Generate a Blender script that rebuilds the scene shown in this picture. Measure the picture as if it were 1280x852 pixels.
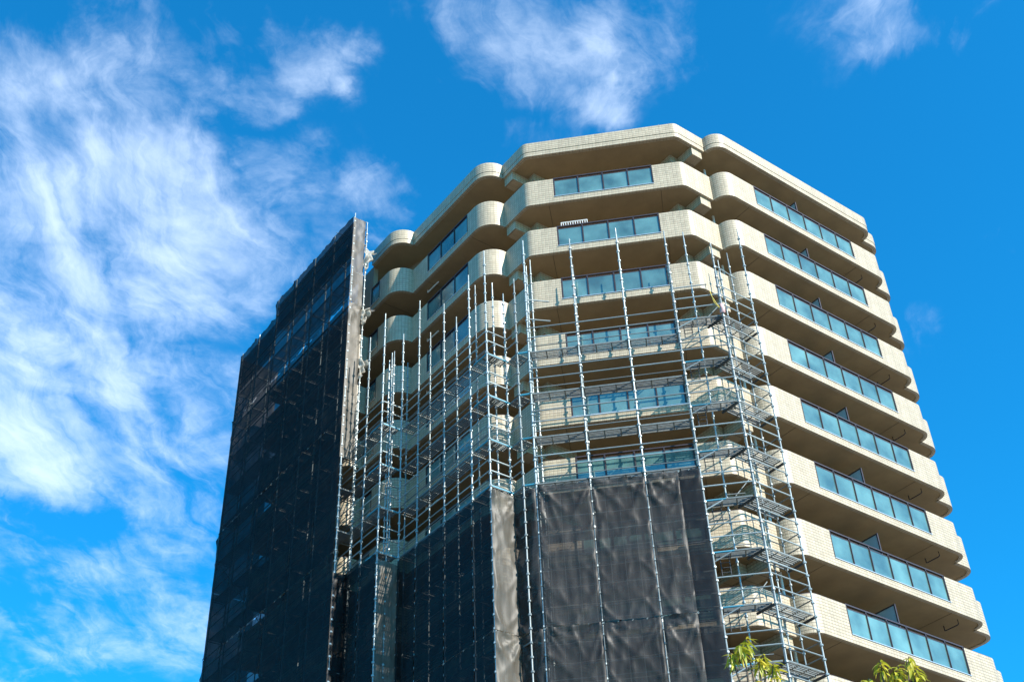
import bpy, bmesh, math, random
from mathutils import Vector, Matrix, noise
from mathutils.geometry import tessellate_polygon
random.seed(7)
R = math.radians
SC = bpy.context.scene
for o in list(bpy.data.objects): bpy.data.objects.remove(o)

# ------------------------------------------------------------------ camera
CAMH = 1.6
TH = R(-7.2)
def look():
    pit, rol = R(38.809), R(-2.610)
    F = Vector((math.sin(TH), math.cos(TH), 0)); rt = Vector((math.cos(TH), -math.sin(TH), 0))
    fw = F * math.cos(pit) + Vector((0, 0, math.sin(pit)))
    up = -F * math.sin(pit) + Vector((0, 0, math.cos(pit)))
    r2 = rt * math.cos(rol) + up * math.sin(rol); u2 = -rt * math.sin(rol) + up * math.cos(rol)
    m = Matrix((r2, u2, -fw)).transposed().to_4x4()
    m.translation = Vector((0.613, -39.162, CAMH))
    return m
cd = bpy.data.cameras.new('camera'); cam = bpy.data.objects.new('camera', cd)
SC.collection.objects.link(cam); cam.matrix_world = look()
cd.sensor_width = 36.0; cd.lens = 1580.57 / 1280 * 36; cd.clip_end = 5000; cd.clip_start = 0.1
SC.camera = cam
SC.render.engine = 'CYCLES'
SC.cycles.transparent_max_bounces = 24
SC.view_settings.view_transform = 'Standard'; SC.view_settings.look = 'None'
SC.view_settings.gamma = 1; SC.view_settings.exposure = 0.86

# ------------------------------------------------------------------ sun and sky
SUN_AZ = 55.0       # degrees to the right of the middle facade's normal
SUN_EL = 36.0
sd = Vector((math.sin(R(SUN_AZ)) * math.cos(R(SUN_EL)), -math.cos(R(SUN_AZ)) * math.cos(R(SUN_EL)), math.sin(R(SUN_EL))))
sl = bpy.data.lights.new('sun', 'SUN'); sl.energy = 5.0; sl.angle = R(0.53); sl.color = (1.0, 0.94, 0.84)
so = bpy.data.objects.new('sun', sl); SC.collection.objects.link(so)
so.rotation_euler = sd.to_track_quat('Z', 'Y').to_euler(); so.location = (30, -40, 60)

W = bpy.data.worlds.new('World'); SC.world = W; W.use_nodes = True
def build_sky():
    nt = W.node_tree; N = nt.nodes; L = nt.links; N.clear()
    out = N.new('ShaderNodeOutputWorld'); bg = N.new('ShaderNodeBackground'); L.new(bg.outputs[0], out.inputs[0])
    bg.inputs['Strength'].default_value = 0.100
    sky = N.new('ShaderNodeTexSky'); sky.sky_type = 'NISHITA'; sky.sun_disc = False
    sky.sun_elevation = R(SUN_EL); sky.sun_rotation = math.atan2(sd.x, sd.y)
    sky.dust_density = 0.2; sky.air_density = 1.0; sky.ozone_density = 2.5
    tint = N.new('ShaderNodeMix'); tint.data_type = 'RGBA'; tint.blend_type = 'MULTIPLY'; tint.inputs[0].default_value = 1
    L.new(sky.outputs[0], tint.inputs[6]); tint.inputs[7].default_value = (0.075, 1.16, 1.66, 1)
    tc = N.new('ShaderNodeTexCoord')
    sep = N.new('ShaderNodeSeparateXYZ'); L.new(tc.outputs['Generated'], sep.inputs[0])
    def math_(op, a, b=None, c=None, clamp=False):
        n = N.new('ShaderNodeMath'); n.operation = op; n.use_clamp = clamp
        for i, v in enumerate((a, b, c)):
            if v is None: continue
            if hasattr(v, 'links'): L.new(v, n.inputs[i])
            else: n.inputs[i].default_value = v
        return n.outputs[0]
    zc = math_('MAXIMUM', sep.outputs[2], 0.08)
    u = math_('DIVIDE', sep.outputs[0], zc); v = math_('DIVIDE', sep.outputs[1], zc)
    cmb = N.new('ShaderNodeCombineXYZ'); L.new(u, cmb.inputs[0]); L.new(v, cmb.inputs[1])
    P = cmb.outputs[0]
    def nz(scale, detail, rough, dist, rot, sc, off=(0, 0, 0), vec=None):
        mp = N.new('ShaderNodeMapping'); L.new(vec or P, mp.inputs[0])
        mp.inputs['Rotation'].default_value = (0, 0, R(rot)); mp.inputs['Scale'].default_value = (sc[0], sc[1], 1); mp.inputs['Location'].default_value = off
        t = N.new('ShaderNodeTexNoise'); L.new(mp.outputs[0], t.inputs['Vector'])
        t.inputs['Scale'].default_value = scale; t.inputs['Detail'].default_value = detail; t.inputs['Roughness'].default_value = rough; t.inputs['Distortion'].default_value = dist
        return t.outputs['Fac']
    # where banks of cirrus lie on the cloud layer (plane coordinates), then open sky further round
    blobs = [(-0.572, 0.763, 0.105, 0.7), (-0.501, 0.755, 0.103, 0.75), (-0.425, 0.709, 0.084, 0.8), (-0.394, 0.734, 0.081, 0.75), (-0.516, 0.851, 0.113, 0.95), (-0.601, 0.883, 0.129, 0.9), (-0.519, 0.975, 0.137, 0.95), (-0.453, 1.029, 0.105, 0.8), (-0.64, 1.035, 0.134, 0.9), (-0.729, 1.141, 0.147, 1), (-0.661, 1.205, 0.124, 0.9), (-0.831, 1.338, 0.187, 1), (-0.703, 1.365, 0.171, 0.9), (-0.59, 1.273, 0.114, 0.75), (-0.614, 1.404, 0.108, 0.8), (-0.293, 0.773, 0.054, 0.72), (-0.341, 0.795, 0.046, 0.55), (-0.364, 0.898, 0.056, 0.5), (-0.268, 0.971, 0.076, 0.55), (-0.343, 1.009, 0.067, 0.4), (-0.083, 0.762, 0.095, 0.6), (-0.039, 0.79, 0.1, 0.72), (0.003, 0.849, 0.052, 0.75), (-0.004, 0.758, 0.069, 0.6), (0.039, 0.804, 0.075, 0.55), (-0.087, 0.903, 0.055, 0.38), (-0.11, 0.738, 0.06, 0.3), (0.28, 0.819, 0.08, 0.4), (0.327, 0.828, 0.06, 0.42), (0.345, 1.292, 0.06, 0.27), (0.453, 1.164, 0.06, 0.3), (-0.866, 1.704, 0.174, 0.65), (-0.761, 1.674, 0.13, 0.6), (-0.995, 1.911, 0.198, 0.75), (-0.888, 1.936, 0.198, 0.65), (-0.979, 1.575, 0.107, 0.5), (-0.698, 1.539, 0.102, 0.5), (-0.78, 1.837, 0.122, 0.5), (-1.3, 1.3, 0.5, 0.8), (-1.7, 2.3, 0.8, 0.8)]
    wn = N.new('ShaderNodeTexNoise'); L.new(P, wn.inputs['Vector']); wn.inputs['Scale'].default_value = 5.5; wn.inputs['Detail'].default_value = 6; wn.inputs['Roughness'].default_value = .6
    ws = N.new('ShaderNodeVectorMath'); ws.operation = 'SUBTRACT'; L.new(wn.outputs['Color'], ws.inputs[0]); ws.inputs[1].default_value = (.5, .5, .5)
    wm = N.new('ShaderNodeVectorMath'); wm.operation = 'MULTIPLY_ADD'; L.new(ws.outputs[0], wm.inputs[0]); wm.inputs[1].default_value = (.22, .22, 0); L.new(P, wm.inputs[2])
    PW = wm.outputs[0]
    acc = None
    for (bx, by, br, bs) in blobs:
        vm = N.new('ShaderNodeVectorMath'); vm.operation = 'DISTANCE'; L.new(PW, vm.inputs[0]); vm.inputs[1].default_value = (bx, by, 0)
        mr = N.new('ShaderNodeMapRange'); mr.interpolation_type = 'SMOOTHERSTEP'
        L.new(vm.outputs['Value'], mr.inputs[0]); mr.inputs[1].default_value = br * 1.7; mr.inputs[2].default_value = 0; mr.inputs[3].default_value = 0; mr.inputs[4].default_value = bs
        acc = mr.outputs[0] if acc is None else math_('MAXIMUM', acc, mr.outputs[0])
    far = nz(0.55, 2, .5, 0, 0, (1, 1), (3.1, 1.7, 0))
    vm = N.new('ShaderNodeVectorMath'); vm.operation = 'DISTANCE'; L.new(P, vm.inputs[0]); vm.inputs[1].default_value = (-0.1, 1.2, 0)
    away = N.new('ShaderNodeMapRange'); L.new(vm.outputs['Value'], away.inputs[0]); away.inputs[1].default_value = 1.1; away.inputs[2].default_value = 1.9
    farm = N.new('ShaderNodeMapRange'); L.new(far, farm.inputs[0]); farm.inputs[1].default_value = .45; farm.inputs[2].default_value = .7; farm.inputs[4].default_value = .45
    acc = math_('MAXIMUM', acc, math_('MULTIPLY', away.outputs[0], farm.outputs[0]))
    n1 = nz(5.0, 14, .60, .6, 24, (1.15, 0.6))
    n2 = nz(11.0, 12, .62, .8, -30, (0.85, 1.0), (.3, .9, 0))
    n3 = nz(2.6, 4, .5, .4, 10, (1, 1), (.7, .2, 0))
    cn = N.new('ShaderNodeTexNoise'); L.new(P, cn.inputs['Vector']); cn.inputs['Scale'].default_value = 2.6; cn.inputs['Detail'].default_value = 7
    cs_ = N.new('ShaderNodeVectorMath'); cs_.operation = 'SUBTRACT'; L.new(cn.outputs['Color'], cs_.inputs[0]); cs_.inputs[1].default_value = (.5, .5, .5)
    cm_ = N.new('ShaderNodeVectorMath'); cm_.operation = 'MULTIPLY_ADD'; L.new(cs_.outputs[0], cm_.inputs[0]); cm_.inputs[1].default_value = (.45, .45, 0); L.new(P, cm_.inputs[2])
    CV = cm_.outputs[0]                                     # curved coordinates: filaments bend with the wind
    f1 = nz(6.0, 12, .62, .8, 62, (1.9, .7), (.2, .5, 0), CV)
    f2 = nz(17.0, 10, .66, .6, 40, (1.9, .6), (.9, .1, 0), CV)
    wisp = math_('ADD', math_('MULTIPLY', n1, .50), math_('ADD', math_('ADD', math_('MULTIPLY', f1, .30), math_('MULTIPLY', f2, .14)), math_('ADD', math_('MULTIPLY', n2, .16), math_('MULTIPLY', n3, .40))))
    # density = blob + texture - threshold
    den = math_('ADD', math_('MULTIPLY', acc, .52), math_('MULTIPLY', math_('SUBTRACT', wisp, 0.79), 2.1))
    d2 = N.new('ShaderNodeMapRange'); d2.interpolation_type = 'SMOOTHSTEP'; L.new(den, d2.inputs[0]); d2.inputs[1].default_value = 0.0; d2.inputs[2].default_value = .78
    fac = math_('MULTIPLY', d2.outputs[0], math_('MINIMUM', math_('MULTIPLY', acc, 2.4), 1.0))
    fac = math_('MULTIPLY', fac, .68)
    mx = N.new('ShaderNodeMix'); mx.data_type = 'RGBA'; L.new(fac, mx.inputs[0]); L.new(tint.outputs[2], mx.inputs[6])
    mx.inputs[7].default_value = (6.9, 8.0, 9.5, 1)
    L.new(mx.outputs[2], bg.inputs[0])
build_sky()

# ------------------------------------------------------------------ helpers
COL = SC.collection
def v3(s, t, z): return Vector((s, -t, z))            # plan frame: s along the middle facade, t out of it
def newmesh(name, verts, faces, mat=None, uvs=None, smooth=None):
    me = bpy.data.meshes.new(name); me.from_pydata([tuple(v) for v in verts], [], faces)
    if uvs:
        ul = me.uv_layers.new(name='UVMap')
        flat = []
        for p in me.polygons:
            for li in p.loop_indices:
                flat.extend(uvs[me.loops[li].vertex_index] if isinstance(uvs[0], tuple) else uvs[p.index][li - p.loop_start])
        ul.data.foreach_set('uv', flat)
    if smooth is not None:
        me.polygons.foreach_set('use_smooth', [True] * len(me.polygons))
        me.set_sharp_from_angle(angle=R(smooth))
    if mat: me.materials.append(mat)
    me.update(); return me
def obj(name, me, parent=None, m=None):
    o = bpy.data.objects.new(name, me); COL.objects.link(o)
    if m is not None: o.matrix_world = m
    if parent is not None:
        o.parent = parent
    return o
def setm(o, m): o.matrix_local = m
def tag(o, label, cat, group=None):
    o['label'] = label; o['category'] = cat
    if group: o['group'] = group
    return o
def thing(name, label, cat, group=None):
    o = bpy.data.objects.new(name, None); COL.objects.link(o); o.empty_display_size = .3
    return tag(o, label, cat, group)
class MB:
    def __init__(s): s.v = []; s.f = []
    def box(s, c, x, y, z):                            # centre and three half-axis vectors
        b = len(s.v); c = Vector(c); x = Vector(x); y = Vector(y); z = Vector(z)
        for k in (-1, 1):
            for (i, j) in ((-1, -1), (1, -1), (1, 1), (-1, 1)): s.v.append(c + x * i + y * j + z * k)
        q = [(0, 3, 2, 1), (4, 5, 6, 7), (0, 1, 5, 4), (1, 2, 6, 5), (2, 3, 7, 6), (3, 0, 4, 7)]
        if x.cross(y).dot(z) < 0: q = [t[::-1] for t in q]
        s.f += [tuple(b + i for i in t) for t in q]; return s
    def aabb(s, x0, x1, y0, y1, z0, z1):
        return s.box(((x0 + x1) / 2, (y0 + y1) / 2, (z0 + z1) / 2), ((x1 - x0) / 2, 0, 0), (0, (y1 - y0) / 2, 0), (0, 0, (z1 - z0) / 2))
    def tube(s, pts, rad, n=6, cap=True):
        pts = [Vector(p) for p in pts]; rings = []
        for i, p in enumerate(pts):
            d = (pts[min(i + 1, len(pts) - 1)] - pts[max(i - 1, 0)]).normalized()
            a = d.orthogonal().normalized() if abs(d.z) > .99 else d.cross(Vector((0, 0, 1))).normalized()
            c = d.cross(a); r = rad[i] if isinstance(rad, (list, tuple)) else rad
            rings.append(len(s.v))
            for k in range(n): s.v.append(p + (a * math.cos(2 * math.pi * k / n) + c * math.sin(2 * math.pi * k / n)) * r)
        for i in range(len(pts) - 1):
            for k in range(n):
                s.f.append((rings[i] + k, rings[i] + (k + 1) % n, rings[i + 1] + (k + 1) % n, rings[i + 1] + k))
        if cap:
            s.f.append(tuple(rings[0] + k for k in range(n))[::-1]); s.f.append(tuple(rings[-1] + k for k in range(n)))
        return s
    def mesh(s, name, mat, smooth=None): return newmesh(name, s.v, s.f, mat, None, smooth)

# ------------------------------------------------------------------ materials
def base_mat(name):
    m = bpy.data.materials.new(name); m.use_nodes = True; nt = m.node_tree; nt.nodes.clear()
    o = nt.nodes.new('ShaderNodeOutputMaterial'); return m, nt, nt.nodes, nt.links, o
def pbr(name, col, rough=.6, metal=0, var=.12, scale=6, bump=0, coord='Object', spec=.5, rnd=0):
    m, nt, N, L, o = base_mat(name)
    b = N.new('ShaderNodeBsdfPrincipled'); L.new(b.outputs[0], o.inputs[0])
    b.inputs['Roughness'].default_value = rough; b.inputs['Metallic'].default_value = metal; b.inputs['Specular IOR Level'].default_value = spec
    tc = N.new('ShaderNodeTexCoord'); t = N.new('ShaderNodeTexNoise'); t.inputs['Scale'].default_value = scale; t.inputs['Detail'].default_value = 6; t.inputs['Roughness'].default_value = .65
    L.new(tc.outputs[coord], t.inputs['Vector'])
    r = N.new('ShaderNodeMapRange'); L.new(t.outputs['Fac'], r.inputs[0]); r.inputs[1].default_value = .3; r.inputs[2].default_value = .7; r.inputs[3].default_value = 1 - var; r.inputs[4].default_value = 1 + var
    fac = r.outputs[0]
    if rnd:
        oi = N.new('ShaderNodeObjectInfo'); rr = N.new('ShaderNodeMapRange'); L.new(oi.outputs['Random'], rr.inputs[0]); rr.inputs[3].default_value = 1 - rnd; rr.inputs[4].default_value = 1 + rnd
        mm = N.new('ShaderNodeMath'); mm.operation = 'MULTIPLY'; L.new(fac, mm.inputs[0]); L.new(rr.outputs[0], mm.inputs[1]); fac = mm.outputs[0]
    vm = N.new('ShaderNodeVectorMath'); vm.operation = 'SCALE'; vm.inputs[0].default_value = col; L.new(fac, vm.inputs['Scale'])
    L.new(vm.outputs[0], b.inputs['Base Color'])
    if bump:
        bp = N.new('ShaderNodeBump'); bp.inputs['Strength'].default_value = bump; bp.inputs['Distance'].default_value = .02; L.new(t.outputs['Fac'], bp.inputs['Height']); L.new(bp.outputs[0], b.inputs['Normal'])
    return m
def tile_mat():
    m, nt, N, L, o = base_mat('facade_tile')
    b = N.new('ShaderNodeBsdfPrincipled'); L.new(b.outputs[0], o.inputs[0])
    uv = N.new('ShaderNodeTexCoord'); sp = N.new('ShaderNodeSeparateXYZ'); L.new(uv.outputs['UV'], sp.inputs[0])
    def mt(op, a, b=None):
        q = N.new('ShaderNodeMath'); q.operation = op
        for i_, v_ in enumerate((a, b)):
            if v_ is None: continue
            if hasattr(v_, 'links'): L.new(v_, q.inputs[i_])
            else: q.inputs[i_].default_value = v_
        return q.outputs[0]
    TW, TH_ = .152, .1208                                   # tile pitch; bed joints are wider than the uprights
    joints = []; cells = []
    for axis, pitch, half in ((0, TW, .0075), (1, TH_, .0115)):
        k = mt('DIVIDE', sp.outputs[axis], pitch); cells.append(mt('FLOOR', k))
        dist = mt('MULTIPLY', mt('SUBTRACT', .5, mt('ABSOLUTE', mt('SUBTRACT', mt('FRACT', k), .5))), pitch)
        mr = N.new('ShaderNodeMapRange'); mr.interpolation_type = 'SMOOTHSTEP'; L.new(dist, mr.inputs[0]); mr.inputs[1].default_value = half * .6; mr.inputs[2].default_value = half * 1.4; mr.inputs[3].default_value = 1; mr.inputs[4].default_value = 0
        joints.append(mr.outputs[0])
    jt = mt('MAXIMUM', *joints)
    cx = N.new('ShaderNodeCombineXYZ'); L.new(cells[0], cx.inputs[0]); L.new(cells[1], cx.inputs[1])
    wn = N.new('ShaderNodeTexWhiteNoise'); wn.noise_dimensions = '2D'; L.new(cx.outputs[0], wn.inputs['Vector'])
    tcol = N.new('ShaderNodeMix'); tcol.data_type = 'RGBA'; L.new(wn.outputs['Value'], tcol.inputs[0]); tcol.inputs[6].default_value = (.450, .368, .250, 1); tcol.inputs[7].default_value = (.53, .438, .305, 1)
    jm = N.new('ShaderNodeMix'); jm.data_type = 'RGBA'; L.new(jt, jm.inputs[0]); L.new(tcol.outputs[2], jm.inputs[6]); jm.inputs[7].default_value = (.235, .188, .128, 1)
    n = N.new('ShaderNodeTexNoise'); L.new(uv.outputs['Object'], n.inputs['Vector']); n.inputs['Scale'].default_value = .9; n.inputs['Detail'].default_value = 8; n.inputs['Roughness'].default_value = .7
    # streaky rain wear running down the band
    mp = N.new('ShaderNodeMapping'); L.new(uv.outputs['UV'], mp.inputs[0]); mp.inputs['Scale'].default_value = (5, .5, 1)
    n2 = N.new('ShaderNodeTexNoise'); L.new(mp.outputs[0], n2.inputs['Vector']); n2.inputs['Scale'].default_value = 1.2; n2.inputs['Detail'].default_value = 4
    a = N.new('ShaderNodeMath'); a.operation = 'ADD'; L.new(n.outputs['Fac'], a.inputs[0]); L.new(n2.outputs['Fac'], a.inputs[1])
    r = N.new('ShaderNodeMapRange'); L.new(a.outputs[0], r.inputs[0]); r.inputs[1].default_value = .7; r.inputs[2].default_value = 1.3; r.inputs[3].default_value = .80; r.inputs[4].default_value = 1.08
    vm = N.new('ShaderNodeVectorMath'); vm.operation = 'SCALE'; L.new(jm.outputs[2], vm.inputs[0]); L.new(r.outputs[0], vm.inputs['Scale'])
    L.new(vm.outputs[0], b.inputs['Base Color']); b.inputs['Roughness'].default_value = .42
    bp = N.new('ShaderNodeBump'); bp.invert = True; bp.inputs['Strength'].default_value = .6; bp.inputs['Distance'].default_value = .008; L.new(jt, bp.inputs['Height']); L.new(bp.outputs[0], b.inputs['Normal'])
    return m
def glass_mat(name, col, mixg, rough):
    m, nt, N, L, o = base_mat(name)
    d = N.new('ShaderNodeBsdfPrincipled'); d.inputs['Base Color'].default_value = (*col, 1); d.inputs['Roughness'].default_value = rough; d.inputs['IOR'].default_value = 1.55
    g = N.new('ShaderNodeBsdfGlossy'); g.inputs['Roughness'].default_value = .03; g.inputs['Color'].default_value = (.80, .97, .95, 1)
    tc = N.new('ShaderNodeTexCoord'); n = N.new('ShaderNodeTexNoise'); L.new(tc.outputs['Object'], n.inputs['Vector']); n.inputs['Scale'].default_value = .8; n.inputs['Detail'].default_value = 2
    bp = N.new('ShaderNodeBump'); bp.inputs['Strength'].default_value = .12; bp.inputs['Distance'].default_value = .05; L.new(n.outputs['Fac'], bp.inputs['Height']); L.new(bp.outputs[0], g.inputs['Normal'])
    oi = N.new('ShaderNodeObjectInfo'); rr = N.new('ShaderNodeMapRange'); L.new(oi.outputs['Random'], rr.inputs[0]); rr.inputs[3].default_value = .85; rr.inputs[4].default_value = 1.12
    ge = N.new('ShaderNodeNewGeometry'); n3 = N.new('ShaderNodeTexNoise'); L.new(ge.outputs['Position'], n3.inputs['Vector']); n3.inputs['Scale'].default_value = .9; n3.inputs['Detail'].default_value = 3
    r3 = N.new('ShaderNodeMapRange'); L.new(n3.outputs['Fac'], r3.inputs[0]); r3.inputs[1].default_value = .3; r3.inputs[2].default_value = .7; r3.inputs[3].default_value = .6; r3.inputs[4].default_value = 1.6
    m3 = N.new('ShaderNodeMath'); m3.operation = 'MULTIPLY'; L.new(rr.outputs[0], m3.inputs[0]); L.new(r3.outputs[0], m3.inputs[1])
    vm = N.new('ShaderNodeVectorMath'); vm.operation = 'SCALE'; vm.inputs[0].default_value = col; L.new(m3.outputs[0], vm.inputs['Scale']); L.new(vm.outputs[0], d.inputs['Base Color'])
    mx = N.new('ShaderNodeMixShader'); mx.inputs[0].default_value = mixg; L.new(d.outputs[0], mx.inputs[1]); L.new(g.outputs[0], mx.inputs[2]); L.new(mx.outputs[0], o.inputs[0])
    return m
def mesh_mat(name, col, trans, transl, line=.0):
    m, nt, N, L, o = base_mat(name)
    tc = N.new('ShaderNodeTexCoord')
    n = N.new('ShaderNodeTexNoise'); L.new(tc.outputs['UV'], n.inputs['Vector']); n.inputs['Scale'].default_value = 1.3; n.inputs['Detail'].default_value = 7; n.inputs['Roughness'].default_value = .65
    mp = N.new('ShaderNodeMapping'); L.new(tc.outputs['UV'], mp.inputs[0]); mp.inputs['Scale'].default_value = (9, .7, 1)
    n2 = N.new('ShaderNodeTexNoise'); L.new(mp.outputs[0], n2.inputs['Vector']); n2.inputs['Scale'].default_value = 1.5; n2.inputs['Detail'].default_value = 5
    a = N.new('ShaderNodeMath'); a.operation = 'ADD'; L.new(n.outputs['Fac'], a.inputs[0]); L.new(n2.outputs['Fac'], a.inputs[1])
    r = N.new('ShaderNodeMapRange'); L.new(a.outputs[0], r.inputs[0]); r.inputs[1].default_value = .7; r.inputs[2].default_value = 1.3; r.inputs[3].default_value = .68; r.inputs[4].default_value = 1.35
    oi = N.new('ShaderNodeObjectInfo'); rr = N.new('ShaderNodeMapRange'); L.new(oi.outputs['Random'], rr.inputs[0]); rr.inputs[3].default_value = .88; rr.inputs[4].default_value = 1.12
    mu = N.new('ShaderNodeMath'); mu.operation = 'MULTIPLY'; L.new(r.outputs[0], mu.inputs[0]); L.new(rr.outputs[0], mu.inputs[1])
    vm = N.new('ShaderNodeVectorMath'); vm.operation = 'SCALE'; vm.inputs[0].default_value = col; L.new(mu.outputs[0], vm.inputs['Scale'])
    colout = vm.outputs[0]
    if line:
        br = N.new('ShaderNodeTexBrick'); L.new(tc.outputs['UV'], br.inputs['Vector']); br.offset = 0; br.inputs['Scale'].default_value = 1
        br.inputs['Brick Width'].default_value = .48; br.inputs['Row Height'].default_value = .68; br.inputs['Mortar Size'].default_value = .012; br.inputs['Mortar Smooth'].default_value = .3
        lm = N.new('ShaderNodeMix'); lm.data_type = 'RGBA'; fm = N.new('ShaderNodeMath'); fm.operation = 'MULTIPLY'; L.new(br.outputs['Fac'], fm.inputs[0]); fm.inputs[1].default_value = line
        L.new(fm.outputs[0], lm.inputs[0]); L.new(colout, lm.inputs[6]); lm.inputs[7].default_value = (.35, .33, .30, 1); colout = lm.outputs[2]
    d = N.new('ShaderNodeBsdfDiffuse'); L.new(colout, d.inputs[0])
    gl = N.new('ShaderNodeBsdfGlossy'); gl.inputs['Roughness'].default_value = .45; gl.inputs['Color'].default_value = (.5, .5, .5, 1)
    m0 = N.new('ShaderNodeMixShader'); m0.inputs[0].default_value = .05; L.new(d.outputs[0], m0.inputs[1]); L.new(gl.outputs[0], m0.inputs[2])
    tl = N.new('ShaderNodeBsdfTranslucent'); L.new(colout, tl.inputs[0])
    m1 = N.new('ShaderNodeMixShader'); m1.inputs[0].default_value = transl; L.new(m0.outputs[0], m1.inputs[1]); L.new(tl.outputs[0], m1.inputs[2])
    tp = N.new('ShaderNodeBsdfTransparent')
    tv = N.new('ShaderNodeMapRange'); L.new(n.outputs['Fac'], tv.inputs[0]); tv.inputs[1].default_value = .3; tv.inputs[2].default_value = .7; tv.inputs[3].default_value = trans * .6; tv.inputs[4].default_value = trans * 1.4
    m2 = N.new('ShaderNodeMixShader'); L.new(tv.outputs[0], m2.inputs[0]); L.new(m1.outputs[0], m2.inputs[1]); L.new(tp.outputs[0], m2.inputs[2]); L.new(m2.outputs[0], o.inputs[0])
    return m
def leaf_mat():
    m, nt, N, L, o = base_mat('autumn_leaf')
    tc = N.new('ShaderNodeTexCoord'); n = N.new('ShaderNodeTexNoise'); L.new(tc.outputs['Object'], n.inputs['Vector']); n.inputs['Scale'].default_value = 9; n.inputs['Detail'].default_value = 2
    oi = N.new('ShaderNodeObjectInfo'); ad = N.new('ShaderNodeMath'); ad.operation = 'ADD'; L.new(n.outputs['Fac'], ad.inputs[0]); L.new(oi.outputs['Random'], ad.inputs[1])
    cr = N.new('ShaderNodeValToRGB'); h = N.new('ShaderNodeMath'); h.operation = 'MULTIPLY'; h.inputs[1].default_value = .5; L.new(ad.outputs[0], h.inputs[0]); L.new(h.outputs[0], cr.inputs[0])
    e = cr.color_ramp.elements; e[0].position = .15; e[0].color = (.20, .25, .018, 1); e[1].position = .85; e[1].color = (.68, .52, .05, 1)
    k = cr.color_ramp.elements.new(.5); k.color = (.47, .45, .03, 1)
    b = N.new('ShaderNodeBsdfPrincipled'); L.new(cr.outputs[0], b.inputs['Base Color']); b.inputs['Roughness'].default_value = .45
    t = N.new('ShaderNodeBsdfTranslucent'); L.new(cr.outputs[0], t.inputs[0])
    mx = N.new('ShaderNodeMixShader'); mx.inputs[0].default_value = .35; L.new(b.outputs[0], mx.inputs[1]); L.new(t.outputs[0], mx.inputs[2]); L.new(mx.outputs[0], o.inputs[0])
    return m
M = dict(
    tile=tile_mat(),
    soffit=pbr('soffit_paint', (.34, .245, .130), .8, var=.17, scale=.7, bump=.05),
    wall=pbr('balcony_wall', (.30, .25, .175), .8, var=.1, scale=1.5),
    concrete=pbr('roof_concrete', (.42, .40, .36), .85, var=.15, scale=1.2, bump=.2),
    glass=glass_mat('frosted_balustrade_glass', (.085, .165, .150), .11, .2),
    winglass=glass_mat('window_glass', (.02, .035, .045), .25, .1),
    frame=pbr('bronze_frame', (.055, .043, .048), .45, .3, .15, 4),
    sill=pbr('aluminium_sill', (.62, .64, .66), .35, .6, .08, 3),
    divider=pbr('divider_board', (.34, .42, .44), .5, 0, .08, 2),
    joint=pbr('sealant_joint', (.16, .125, .075), .9, 0, .1, 2),
    steel=pbr('galvanised_steel', (.29, .335, .335), .45, .3, .3, 3, rnd=.3),
    dull=pbr('weathered_steel', (.17, .185, .18), .55, .25, .3, 7, rnd=.2),
    blue=pbr('blue_painted_steel', (.04, .26, .36), .5, .1, .25, 8, rnd=.2),
    dark=pbr('dark_steel_beam', (.055, .06, .065), .6, .4, .2, 6),
    plank=pbr('galvanised_plank', (.16, .175, .165), .5, .2, .25, 5, rnd=.15),
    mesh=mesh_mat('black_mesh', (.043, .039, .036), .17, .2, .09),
    meshd=mesh_mat('black_mesh_dense', (.012, .012, .013), .14, .25, .0),  # also colours the sheet that stands in for the tower shadow
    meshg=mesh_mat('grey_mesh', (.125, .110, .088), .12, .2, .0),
    mesh2=mesh_mat('shade_toned_mesh', (.15, .135, .11), .12, .2, .0),  # grey toned for the shade that falls on the far step strip
    flap=mesh_mat('loose_plastic', (.55, .50, .42), .08, .35, .0),
    bark=pbr('bark', (.11, .08, .055), .9, 0, .3, 14, .5),
    leaf=leaf_mat(),
    ground=pbr('pale_paving', (.235, .21, .175), .9, 0, .15, .35, .1),
    asphalt=pbr('asphalt', (.055, .055, .058), .95, 0, .2, 3, .2),
    kerb=pbr('kerb_concrete', (.36, .35, .33), .9, 0, .15, 3, .1),
    paint=pbr('road_paint', (.75, .75, .73), .7, 0, .1, 4),
    pink=pbr('pink_cloth', (.60, .36, .34), .8, 0, .15, 9),
    rope=pbr('yellow_rope', (.62, .45, .08), .7, 0, .1, 9),
    white=pbr('white_pipe', (.72, .70, .66), .4, 0, .06, 3),
)

# ------------------------------------------------------------------ ground, road, pavement
def sheet(name, x0, x1, y0, y1, z, mat):
    o = obj(name, newmesh(name, [(x0, y0, z), (x1, y0, z), (x1, y1, z), (x0, y1, z)], [(0, 1, 2, 3)], mat)); o['kind'] = 'structure'; return o
sheet('ground', -900, 900, -900, 900, 0, M['ground'])
sheet('road', -900, 900, -32, -25, .004, M['asphalt'])
sheet('bounce_cut_ground', -160, -5, -24.5, 120, .006, M['asphalt'])  # unseen dark ground, added to cut bounce light on the left soffits
for i in range(-10, 11): sheet('road_marking', i * 8 - 2, i * 8 + 2, -28.58, -28.42, .008, M['paint'])
for y0 in (-32.2, -25.0):
    k = obj('kerb', MB().aabb(-300, 300, y0, y0 + .2, 0, .13).mesh('kerb', M['kerb'])); k['kind'] = 'structure'

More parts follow.
